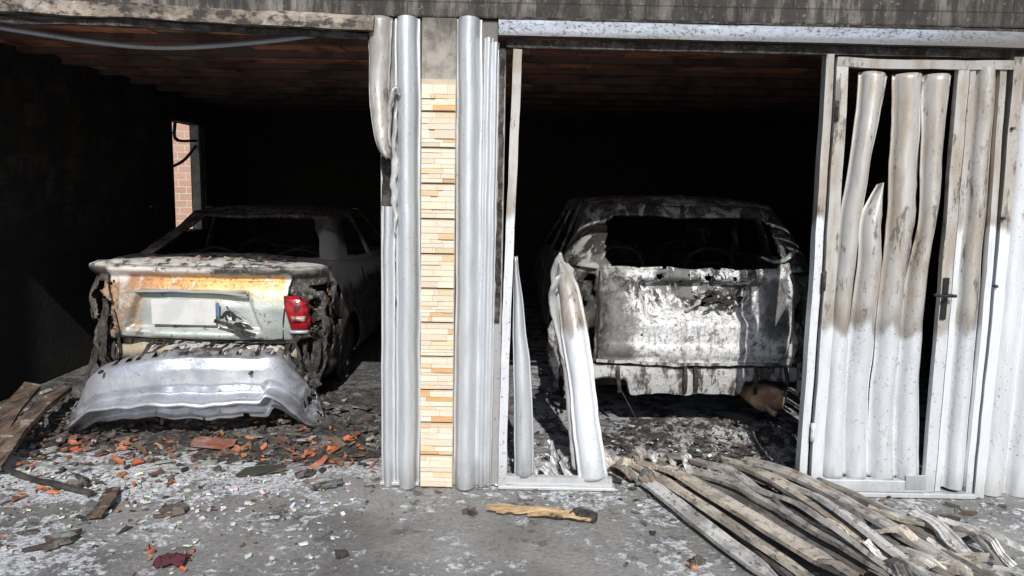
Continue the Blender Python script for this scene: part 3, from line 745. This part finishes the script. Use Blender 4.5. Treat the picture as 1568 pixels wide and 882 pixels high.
def hkill(c,s,u,t):
    if s==2:
        for (yc,zc) in HAW:
            if math.hypot(c.y-yc,c.z-zc)<.36: return True
    if s in (0,1) and c.y<.4:
        for (hx,hz_,r) in ((-.24,1.045,.022),(-.05,1.06,.012),(.08,1.045,.024),(.26,1.04,.016),(-.10,1.02,.012),(.10,.92,.03),(.16,.89,.025),(.06,.87,.02),(-.77,.9,.05),(-.79,.80,.045),(-.76,1.0,.03),(.78,.9,.05),(.79,.8,.04),(-.74,.66,.03),(-.35,.66,.008),(.4,.62,.008)):
            if math.hypot(c.x-hx,c.z-hz_)<r: return True
        if c.z<.47: return True
    if c.y<.6 and abs(c.x)>.66 and c.z<1.06 and mn.noise(c*8+Vector((2,9,1)))>(.04 if c.x<0 else .12): return True
    return False
shell('body',car2,MSuv,[i/56 for i in range(57)],hring,hz,hkill,hdisp,NR=54,NC=14,NS=120)
cap('hood',car2,MSuv,hring(1.0),lambda y:hz(1,y),.04,lambda y:y>3.3,hdisp,NR=46,NC=12,NS=120)
shell('inner_structure',car2,MChar,[i/8 for i in range(9)],lambda t:(.79,.19,4.1,.12,.3,.03,.1),lambda t,y:.34+t*(min(hbelt(y)-.1,1.0)-.34),lambda *a:False,lambda v,s:v+mn.noise_vector(v*9)*.03,NR=30,NC=6,NS=90,NF=8)
box('floor_pan',-.76,.76,.2,4.0,.28,.34,MBk,car2)
box('dashboard',-.72,.72,2.8,3.2,.8,1.0,MBk,car2,.03)
def hg(t):
    w=.835-(.835-.655)*t**1.2; y0=.075+(.42-.075)*t**1.1; y1=3.35-(3.35-2.3)*t
    return (w,y0,y1,.17,.12,.05,.06)
def hroof(y): return 1.525-.05*((y-1.3)/1.3)**2
def hgz(t,y):
    zt=hroof(max(.35,min(2.5,y))); zb_=hbelt(y)-.01; return zb_+(zt-zb_)*t
def hgkill(c,s,u,t):
    if s in (0,1):
        lim=.600-.05*t
        dx=max(0,abs(c.x)-(lim-.10)); dt=max(0,abs(t-.43)-.24)
        if math.hypot(dx/.10,dt/.17)<1+.08*mn.noise(c*12) and abs(c.x)<lim+.02: return True
    if s==4 and .06<t<.92: return True
    if s==2 and .12<t<.84 and (.10<u<.25 or .30<u<.56 or .61<u<.93): return True
    return False
shell('pillars',car2,MSuv,[i/30 for i in range(31)],hg,hgz,hgkill,lambda v,s:v+mn.noise_vector(v*5)*.016,solid=.02,NR=44,NC=10,NS=90)
cap('roof',car2,MSuv,hg(1.0),lambda y:hgz(1,y),.045,lambda y:True,lambda v,s:v+mn.noise_vector(v*4)*.014,solid=.01,NR=44,NC=10,NS=90)
def hp(x,z,off=.005):
    t=(z-HZ0)/(1.10-HZ0); return (x,rear_y(hprof,.20,.05,x,t)-off,z)
for sx,nm in ((-1,'l'),(1,'r')):
    sweep('tailgate_gap_'+nm,[hp(sx*.635,1.08),hp(sx*.64,.9),hp(sx*.64,.7),hp(sx*.635,.50)],circ(.006,6),MSeal,car2,24,closed=True,rough=.008,nf=10)
m=M('ash_metal',.8,.1); n=m.noise(10,7,.75,(1,1,.4),3); n2=m.noise(34,6,.75,None,8)
c=m.mix(m.rng(n,.44,.53),(.06,.055,.05),(.42,.425,.43)); c=m.mix(m.mul(m.rng(n2,.54,.62),.7),c,(.10,.085,.075)); c=m.mix(m.mul(m.rng(n2,.44,.38),.5),c,(.22,.14,.09)); m.bump(m.add(n,n2),.5,.008); MAsh=m.out(c)
sweep('tailgate_lower_edge',[hp(-.64,.485,.012),hp(0,.475,.02),hp(.64,.485,.012)],rect(.008,.014),MAsh,car2,60,closed=True,rough=.010,nf=8,smooth=False)
for k in range(26):
    x=R(-.02,.30); z=R(.82,.97); sweep('latch_part',[hp(x,z,-.07),hp(x+R(-.05,.05),z+R(-.03,.03),R(-.05,-.02)),hp(x+R(-.08,.08),z+R(-.05,.05),-.06)],rect(R(.003,.010),.005),random.choice([MChar,MAsh,MBk]),car2,10,closed=True,rough=.008,nf=20,smooth=False)
V=[];F=[];n=120
for i in range(n+1):
    x=-.70+1.40*i/n; deep=sstep(-.44,-.40,x)*sstep(.36,.32,x)
    rib=.008*sin(x*48+2*mn.noise(Vector((x*4,0,0))))*deep
    low=.355-.10*deep+.018*mn.noise(Vector((x*9,5,0)))
    for (z,y) in ((.45,.10),(.445,.045),(.40,.035+rib),((.40+low)/2,.035+rib),(low+.01,.045+rib),(low,.09)):
        v=Vector((x,y,z+.01*mn.noise(Vector((x*6,z*9,0))))); V.append(v+mn.noise_vector(v*12)*.010)
for i in range(n):
    for j in range(5): a=i*6+j; F.append((a,a+1,a+7,a+6))
mesh('rear_valance',V,F,MAsh,car2,solid=.006)
for x in (-.69,-.50,-.05,.02,.42,.62):
    sweep('bracket',[(x,.03,.46),(x,.0,.38),(x+.01,.04,.27)],rect(.012,.006),MChar,car2,8,closed=True,rough=.01,smooth=False)
m=M('rusty_muffler',.7,.1); n=m.noise(9,6,.7); c=m.mix(m.rng(n,.4,.6),(.60,.42,.28),(.36,.21,.13)); c=m.mix(m.rng(m.noise(22,5,.7),.60,.66),c,(.5,.46,.42)); MMuf=m.out(c)
V=[];F=[];k=28
rs=[(0,.02),(-.004,.045),(.0,.08),(.012,.098),(.03,.104),(.20,.106),(.45,.104),(.5,.06)]
for i in range(k):
    a=2*pi*i/k
    for (yy,r_) in rs: V.append((.54+1.22*r_*cos(a),.06+yy,.225+r_*sin(a)*.85))
for i in range(k):
    for j in range(len(rs)-1): a=i*len(rs)+j; b=((i+1)%k)*len(rs)+j; F.append((a,a+1,b+1,b))
F.append(tuple(i*len(rs) for i in range(k)))
mesh('muffler',V,F,MMuf,car2,smooth=True)
sweep('tail_pipe',[(.52,.06,.19),(.54,.02,.16),(.56,-.01,.15)],circ(.020,12),MMuf,car2,10,hint=(0,0,1),closed=True)
sweep('axle_beam',[(-.7,.88,.28),(0,.8,.26),(.7,.88,.28)],circ(.045,10),MBk,car2,20,closed=True)
for (nm,x,y,sd) in (('rear_right',.80,.88,1),('rear_left',-.80,.88,-1),('front_right',.80,3.5,1),('front_left',-.80,3.5,-1)):
    wheel('wheel_'+nm,car2,x,y,.22,.18,sd)
seat('seat_rear_a',car2,-.36,1.15,.5); seat('seat_rear_b',car2,.36,1.15,.5)
seat('seat_front_a',car2,-.36,2.1,.5); seat('seat_front_b',car2,.36,2.1,.5)
sweep('peeled_quarter_panel',[(-.89,.20,.25),(-.92,.10,.55),(-.90,.06,.80),(-.84,.02,1.0),(-.87,.0,1.13)],lobe_prof(.10,.012,10),MAsh,car2,60,rough=.030,nf=9,wscale=[(0,.3),(.3,.9),(.6,.6),(.85,.9),(.95,.4),(1,.05)],solid=.004,twist=.8)
sweep('burnt_tail_lamp_l',[hp(-.76,1.06,.03),hp(-.80,.9,.02),hp(-.78,.72,.02)],rect(.03,.012),MChar,car2,40,closed=True,rough=.04,nf=12)
sweep('burnt_tail_lamp_r',[hp(.74,1.06,.03),hp(.78,.9,.02),hp(.76,.72,.02)],rect(.04,.015),MChar,car2,40,closed=True,rough=.045,nf=12)
m=M('melted_glass',.15); n=m.noise(12,5,.6); MGl=m.out(m.mix(m.rng(n,.45,.6),(.26,.32,.29),(.10,.12,.11)))
sweep('melted_glass_remnant',[(.46,.19,1.16),(.54,.16,1.15),(.62,.12,1.18),(.67,.13,1.24)],lobe_prof(.055,.015,8),MGl,car2,24,hint=(0,-.5,1),rough=.02,nf=14,solid=.005,wscale=[(0,.3),(.5,1),(1,.3)])
for k in range(24):
    x=random.choice([-1,-1,1])*R(.66,.88); sweep('hanging_scrap',[(x,R(.05,.3),R(.6,1.0)),(x+R(-.06,.06),R(.0,.25),R(.4,.6)),(x+R(-.06,.06),R(.05,.3),R(.15,.4))],rect(R(.004,.025),.003),random.choice([MChar,MBk,MChar,MAsh]),car2,20,closed=True,rough=.03,nf=9,smooth=False)

# ------------------------------------------------------------------ debris
def chunks(name, specs, mat, parent=None):
    V=[];F=[];C=[]
    for (c,sz_,rot,col,kind) in specs:
        b=len(V); q=Matrix.Rotation(rot[2],3,'Z')@Matrix.Rotation(rot[0],3,'X')@Matrix.Rotation(rot[1],3,'Y')
        if kind=='b':
            for x in (-1,1):
                for y in (-1,1):
                    for z in (-1,1):
                        p=Vector((x*sz_[0]*R(.45,1),y*sz_[1]*R(.45,1),z*sz_[2]*R(.5,1)))*.5
                        V.append(q@p+Vector(c))
            F+=[tuple(b+k for k in f) for f in [(0,1,3,2),(4,6,7,5),(0,4,5,1),(2,3,7,6),(0,2,6,4),(1,5,7,3)]]; nn=6
        else:
            k=random.choice([5,6,7])
            angs=sorted([R(0,2*pi) for _ in range(k)])
            for h in (-.5,.5):
                for a in angs:
                    V.append(q@Vector((sz_[0]*.5*cos(a),sz_[1]*.5*sin(a),h*sz_[2]+ (R(-.3,.3)*sz_[2])))+Vector(c))
            F.append(tuple(b+i for i in range(k))); F.append(tuple(b+k+i for i in range(k)))
            for i in range(k): j=(i+1)%k; F.append((b+i,b+j,b+k+j,b+k+i))
            nn=k+2
        C+=[tuple(v*R(.8,1.15) for v in col)]*nn
    return mesh(name,V,F,mat,parent,cols=C)
def rr_(t=.35): return (R(-t,t),R(-t,t),R(0,6.3))
def heapz(x,y):
    h=.0
    h+=.13*math.exp(-((x+2.0)/1.0)**2-((y-1.15)/.50)**2)
    h+=.07*math.exp(-((x+1.2)/.5)**2-((y-.7)/.35)**2)
    h+=.09*math.exp(-((x-1.45)/.55)**2-((y-.75)/.35)**2)
    h+=.07*math.exp(-((x+3.1)/.4)**2-((y-1.3)/.7)**2)
    return h
V=[];F=[];nx_,ny_=200,90
for j in range(ny_+1):
    for i in range(nx_+1):
        x=-3.68+5.9*i/nx_; y=.15+2.4*j/ny_
        n_=mn.noise(Vector((x*5,y*5,1)))*.5+mn.noise(Vector((x*14,y*14,4)))*.35+mn.noise(Vector((x*33,y*33,8)))*.3
        z=heapz(x,y)*(1+.9*n_)+.028*n_-.012
        V.append((x,y,z))
for j in range(ny_):
    for i in range(nx_): a=j*(nx_+1)+i; F.append((a,a+1,a+nx_+2,a+nx_+1))
m=M('ash_heap',.95); n=m.noise(14,8,.75); n2=m.noise(5,7,.7,None,5); n3=m.noise(50,5,.7)
c=m.mix(m.rng(n,.42,.6),(.02,.018,.016),(.08,.072,.066)); c=m.mix(m.mul(m.rng(n2,.46,.56),m.rng(n3,.40,.52),m.rng(m.x,-.5,.5,.30,1.)),c,(.42,.425,.44)); c=m.mix(m.mul(m.rng(n3,.62,.7),.6),c,(.22,.13,.08)); m.bump(m.add(n,n3),.9,.02)
mesh('ash_and_debris_heap',V,F,m.out(c),smooth=True)
red=[]
def addred(x,y,s,base=.0,kind=None,zbase=None,L=None):
    zz=(zbase if zbase is not None else (heapz(x,y) if y>.15 else 0))+s*.18+base
    q=R(.55,1.15); col=random.choice([(.50*q,.15*q,.055*q),(.42*q,.13*q,.06*q),(.52*q,.18*q,.08*q),(.28*q,.11*q,.06*q),(.16*q,.08*q,.05*q)])
    (L if L is not None else red).append(((x,y,zz),(s*R(.7,1.8),s*R(.35,.8),s*R(.15,.4)),rr_(.5),col,kind or random.choice('bs')))
for _ in range(240):
    x=R(-3.2,-.75); y=random.gauss(.36,.17); addred(x,y,R(.008,.045))
for _ in range(22): addred(R(-1.6,-.85),random.gauss(.34,.08),R(.04,.08))
for _ in range(13): addred(R(-2.9,-1.9),random.gauss(.26,.12),R(.04,.09))
for _ in range(45):
    x=R(-2.9,-.9); y=-abs(random.gauss(0,.5)); addred(x,y,R(.006,.025))
for (cx,cy,n_) in ((-2.45,-.30,7),(-2.1,-.05,9),(-1.45,-.93,12),(-1.9,-.15,7)):
    for _ in range(n_): addred(cx+random.gauss(0,.06),cy+random.gauss(0,.05),R(.02,.05))
for (x,y,s) in ((-.37,-.20,.035),(1.0,-.02,.05),(2.35,-.35,.06),(1.98,-.2,.03),(.66,.05,.05),(.80,-.95,.035)): addred(x,y,s)
for _ in range(14): addred(R(.9,1.4),R(-.05,.1),R(.02,.06))
red.append(((-1.78,.36,.05),(.26,.10,.05),(.1,.1,.1),(.30,.11,.06),'b'))
chunks('brick_rubble',red,MRub)
on=[]
for _ in range(90):
    x=random.gauss(.05,.25); y=R(.15,.60); z=1.05+.03*(1-(x/.8)**2)
    if random.random()<.22: addred(x,y,R(.02,.06),zbase=z,L=on)
    else: s=R(.01,.06); on.append(((x,y,z+s*.25),(s*1.3,s,s*.4),rr_(.4),random.choice([(.04,.035,.03),(.12,.10,.09),(.3,.28,.26)]),random.choice('bs')))
for _ in range(30):
    x=random.gauss(-.05,.3); y=R(1.4,2.0); s=R(.02,.07); addred(x,y,s,zbase=1.41,L=on)
chunks('debris_on_trunk',on,MRub,car)
chars=[]
def addch(x,y,s,pal=((.03,.028,.026),(.05,.045,.04),(.07,.062,.055),(.12,.10,.09),(.13,.09,.07),(.30,.28,.26)),kind=None,flat=.22):
    zz=(heapz(x,y) if y>.15 else 0)+s*flat*.5
    chars.append(((x,y,zz),(s*R(.8,2.2),s*R(.4,1.0),s*R(.1,.3)),rr_(.3),random.choice(pal),kind or random.choice('bss')))
for _ in range(750): addch(R(-3.5,-.75),random.gauss(.68,.30),R(.012,.065))
for _ in range(420): addch(R(.0,1.6),random.gauss(.50,.35),R(.01,.045))
for _ in range(420):
    x=-2.9+abs(random.gauss(0,1.1)); y=-abs(random.gauss(0,.5)); addch(min(x,-.72),y,R(.005,.024))
for _ in range(70): addch(R(-2.9,-1.6),R(-.9,.2),R(.02,.06))
for _ in range(160): addch(R(.5,2.6),random.gauss(-.12,.25) if random.random()<.6 else R(-1.1,0),R(.008,.05))
for _ in range(110): addch(R(-.7,2.6),R(-1.2,-.15),R(.004,.014))
for (x,y,sx,sy,a) in ((-1.35,.02,.26,.10,.3),(-1.12,-.02,.12,.08,1),(-2.02,-.48,.10,.18,.2),(-1.62,-.50,.22,.07,1.0),(-2.0,-.85,.26,.10,.6),(-2.28,-.20,.16,.06,2),(-.95,-.18,.2,.07,.5),(2.20,-.42,.20,.12,.3),(.92,-.13,.30,.14,.1),(.55,.0,.24,.08,2.1),(-.72,-.93,.06,.04,0),(-.18,-.46,.10,.03,.2),(1.15,-.2,.2,.1,.7),(.83,-.92,.12,.05,.4)):
    for _ in range(4):
        chars.append(((x+R(-.3,.3)*sx,y+R(-.3,.3)*sy,R(.01,.03)),(sx*R(.4,.9),sy*R(.4,.9),.018),(R(-.2,.2),R(-.2,.2),a+R(-.6,.6)),random.choice([(.04,.035,.03),(.10,.08,.065),(.14,.13,.12)]),'s'))
chunks('charred_debris',chars,MChr)
pale=[]
for _ in range(560):
    x,y=(R(-3,-.75),-abs(random.gauss(-.1,.45))) if random.random()<.6 else (R(-.1,1.5),random.gauss(.2,.3))
    s=R(.005,.026); pale.append(((x,y,s*.2+(heapz(x,y) if y>.15 else 0)),(s*R(.8,2),s,s*.35),rr_(.3),random.choice([(.6,.6,.6),(.45,.44,.42),(.7,.69,.67)]),random.choice('bs')))
chunks('plaster_fragments',pale,mat_attr('plaster',.9,.3,.3))

SP=empty('metal_strip_pile')
cols=[((.44,.41,.38),.55),((.22,.195,.17),.75),((.52,.47,.40),.55),((.15,.14,.13),.75),((.60,.59,.57),.45)]
smats=[]
for i,(cc,rg) in enumerate(cols):
    m=M('slat_%d'%i,rg,.15); n=m.noise(4,6,.65,None,i*3); n2=m.noise(22,6,.7,None,i*5)
    c=m.mix(m.rng(n,.44,.62),cc,tuple(v*.5 for v in cc)); c=m.mix(m.mul(m.rng(n2,.54,.62),.7),c,(.05,.043,.038)); c=m.mix(m.mul(m.rng(m.noise(6,6,.7,None,i*7+2),.57,.64),.55),c,(.28,.19,.12)); m.bump(n2,.4,.006)
    smats.append(m.out(c,m.rng(n2,.3,.7,rg-.15,rg+.15)))
strips=[((.62,.32),(1.10,-1.10),.065,4,.03),((.68,.27),(1.24,-1.12),.07,2,.05),((.74,.24),(1.38,-1.10),.075,2,.08),
((.84,.20),(1.50,-1.05),.06,3,.05),((.98,.10),(1.56,-1.15),.055,0,.10),((1.24,.20),(1.66,-1.10),.07,2,.11),
((1.28,.17),(1.76,-1.12),.08,1,.07),((1.36,.20),(1.84,-1.06),.065,0,.12),((1.42,.14),(1.92,-1.10),.08,3,.09),
((1.47,.12),(1.98,-.95),.06,0,.05),((1.53,.05),(2.02,-.88),.07,1,.08),((.94,-.02),(1.20,-1.15),.05,3,.02),
((1.10,.02),(1.44,-1.2),.065,0,.03),((1.18,-.15),(1.60,-1.25),.06,0,.14),((1.40,-.1),(1.70,-1.25),.05,4,.13),
((.70,.12),(1.02,-.55),.04,3,.02),((1.05,.18),(1.33,-.62),.045,0,.12)]
for i,(a,b,w,mi,h) in enumerate(strips):
    mid=((a[0]+b[0])/2+R(-.02,.02),(a[1]+b[1])/2+R(-.02,.02))
    q1=(a[0]*.72+b[0]*.28+R(-.012,.012),a[1]*.72+b[1]*.28)
    sweep('strip_%d'%i,[(a[0],a[1],h*R(.2,.7)+.012),(q1[0],q1[1],h*.8+.015+R(0,.02)),(mid[0],mid[1],h+.015),(b[0],b[1],h*R(.4,.9)+.02)],slat_prof(w*1.25),smats[mi],SP,50,hint=(R(-.5,.5),R(-.1,.1),1),rough=.006,nf=5,solid=.0025,twist=R(-.5,.5),smooth=False,
          wscale=[(0,R(.2,.8)),(.06,1),(.95,1),(1,R(.3,.9))])
for i in range(26):
    x=R(1.25,2.05); y=R(-1.2,-.45); a=R(-1.3,-.6)
    L=R(.1,.4); sweep('fragment_%d'%i,[(x,y,.04+R(0,.10)),(x+L*.5*cos(a),y+L*.5*sin(a),.05+R(0,.10)),(x+L*cos(a),y+L*sin(a),.03+R(0,.08))],slat_prof(R(.025,.07)),random.choice(smats),SP,12,hint=(R(-.6,.6),R(-.3,.3),1),rough=.015,nf=10,solid=.0025,smooth=False)
for i in range(26):
    x=R(.58,1.2); y=R(-.14,.25); a=R(0,3)
    L=R(.08,.22); sweep('foil_%d'%i,[(x,y,.02),(x+L*.5*cos(a),y+L*.5*sin(a),.04+R(0,.05)),(x+L*cos(a),y+L*sin(a),.02)],slat_prof(R(.03,.08)),random.choice(smats),SP,14,hint=(R(-.5,.5),R(-.3,.3),1),rough=.025,nf=12,solid=.0025,smooth=False)
sweep('white_slat',[(1.70,-.02,.02),(1.95,-.45,.03),(2.14,-.80,.02)],slat_prof(.06),MW,SP,30,hint=(0,0,1),solid=.003,smooth=False)

W1=empty('broken_wood_piece')
def splinter(par,nm,path,w,h,mt,rg=.012): sweep(nm,path,rect(w,h),mt,par,36,hint=(0,0,1),closed=True,rough=rg,nf=14,smooth=False,wscale=[(0,.4),(.1,1),(.55,.7),(.85,1.1),(1,.5)])
splinter(W1,'splinter_a',[(-.10,-.44,.03),(.15,-.47,.03),(.42,-.52,.03)],.024,.010,MWood)
splinter(W1,'splinter_b',[(-.06,-.47,.02),(.1,-.475,.045),(.30,-.48,.03)],.014,.008,MWood)
splinter(W1,'splinter_c',[(.10,-.50,.02),(.25,-.52,.035),(.42,-.535,.02)],.010,.007,MWood)
splinter(W1,'burnt_end',[(.30,-.50,.025),(.38,-.515,.03),(.43,-.51,.03)],.028,.014,MChar,.02)
W2=empty('charred_wood_plank')
sweep('board_a',[(-2.78,-.12,.05),(-2.9,.35,.16),(-3.02,.95,.20)],rect(.045,.016),MWoodC,W2,30,hint=(0,0,1),closed=True,rough=.008,smooth=False)
sweep('board_b',[(-2.90,-.0,.10),(-3.05,.45,.20),(-3.2,.9,.24)],rect(.05,.018),MWoodC,W2,30,hint=(.3,0,1),closed=True,rough=.008,smooth=False)
W3=empty('charred_wood_plank')
sweep('stick',[(-2.85,-.02,.05),(-2.5,-.2,.03),(-2.12,-.34,.02)],rect(.012,.010),MBk,W3,30,hint=(0,0,1),closed=True,rough=.012,smooth=False)
W4=empty('charred_wood_plank')
sweep('short_board',[(-2.05,-.28,.02),(-1.98,-.48,.03),(-1.96,-.62,.02)],rect(.036,.008),MWoodC,W4,20,hint=(0,0,1),closed=True,rough=.014,nf=14,smooth=False)
CB=empty('fallen_cable')
sweep('wire',[(.72,.75,.32),(.85,.55,.12),(1.05,.35,.05),(1.25,.2,.12)],circ(.003,6),MBk,CB,40,hint=(0,0,1),closed=True)
CL=empty('crumpled_cloth')
V=[];F=[]
for j in range(19):
    for i in range(25):
        u=i/24*2-1;v=j/18*2-1; k=max(0,1-(u*u+v*v)*.6)
        p=Vector((-1.42+u*.065,-1.0+v*.045,.03*k)); V.append(p+mn.noise_vector(p*45)*.018+mn.noise_vector(p*110)*.005+Vector((0,0,.008)))
for j in range(18):
    for i in range(24): a=j*25+i; F.append((a,a+1,a+26,a+25))
m=M('maroon_cloth',.95); MC=m.out((.07,.015,.025)); mesh('cloth',V,F,MC,CL,smooth=True,solid=.003)

# ------------------------------------------------------------------ light & camera
EL=radians(39); AZ=radians(3.5)
sunv=Vector((sin(AZ)*cos(EL),-cos(AZ)*cos(EL),sin(EL)))
sl=bpy.data.lights.new('sun','SUN'); sl.energy=4.8; sl.angle=radians(.5); sl.color=(1,.965,.91)
so=bpy.data.objects.new('sun',sl); scene.collection.objects.link(so); so.rotation_euler=sunv.to_track_quat('Z','Y').to_euler(); so.location=sunv*20
w=bpy.data.worlds.new('World'); scene.world=w; w.use_nodes=True
sk=w.node_tree.nodes.new('ShaderNodeTexSky'); sk.sky_type='NISHITA'; sk.sun_disc=False; sk.sun_elevation=EL; sk.sun_rotation=pi-AZ
bg=w.node_tree.nodes['Background']; w.node_tree.links.new(sk.outputs[0],bg.inputs[0]); bg.inputs[1].default_value=.10
cd=bpy.data.cameras.new('camera'); cam=bpy.data.objects.new('camera',cd); scene.collection.objects.link(cam)
cd.sensor_width=36; cd.lens=26.4; cd.clip_end=500; cd.clip_start=.05
cam.matrix_world=Matrix.Translation((0,-4.0,1.6))@Matrix.Rotation(radians(90-7.5),4,'X')@Matrix.Rotation(radians(1.1),4,'Z')
scene.camera=cam
scene.view_settings.view_transform='Standard'; scene.view_settings.look='None'; scene.view_settings.exposure=0
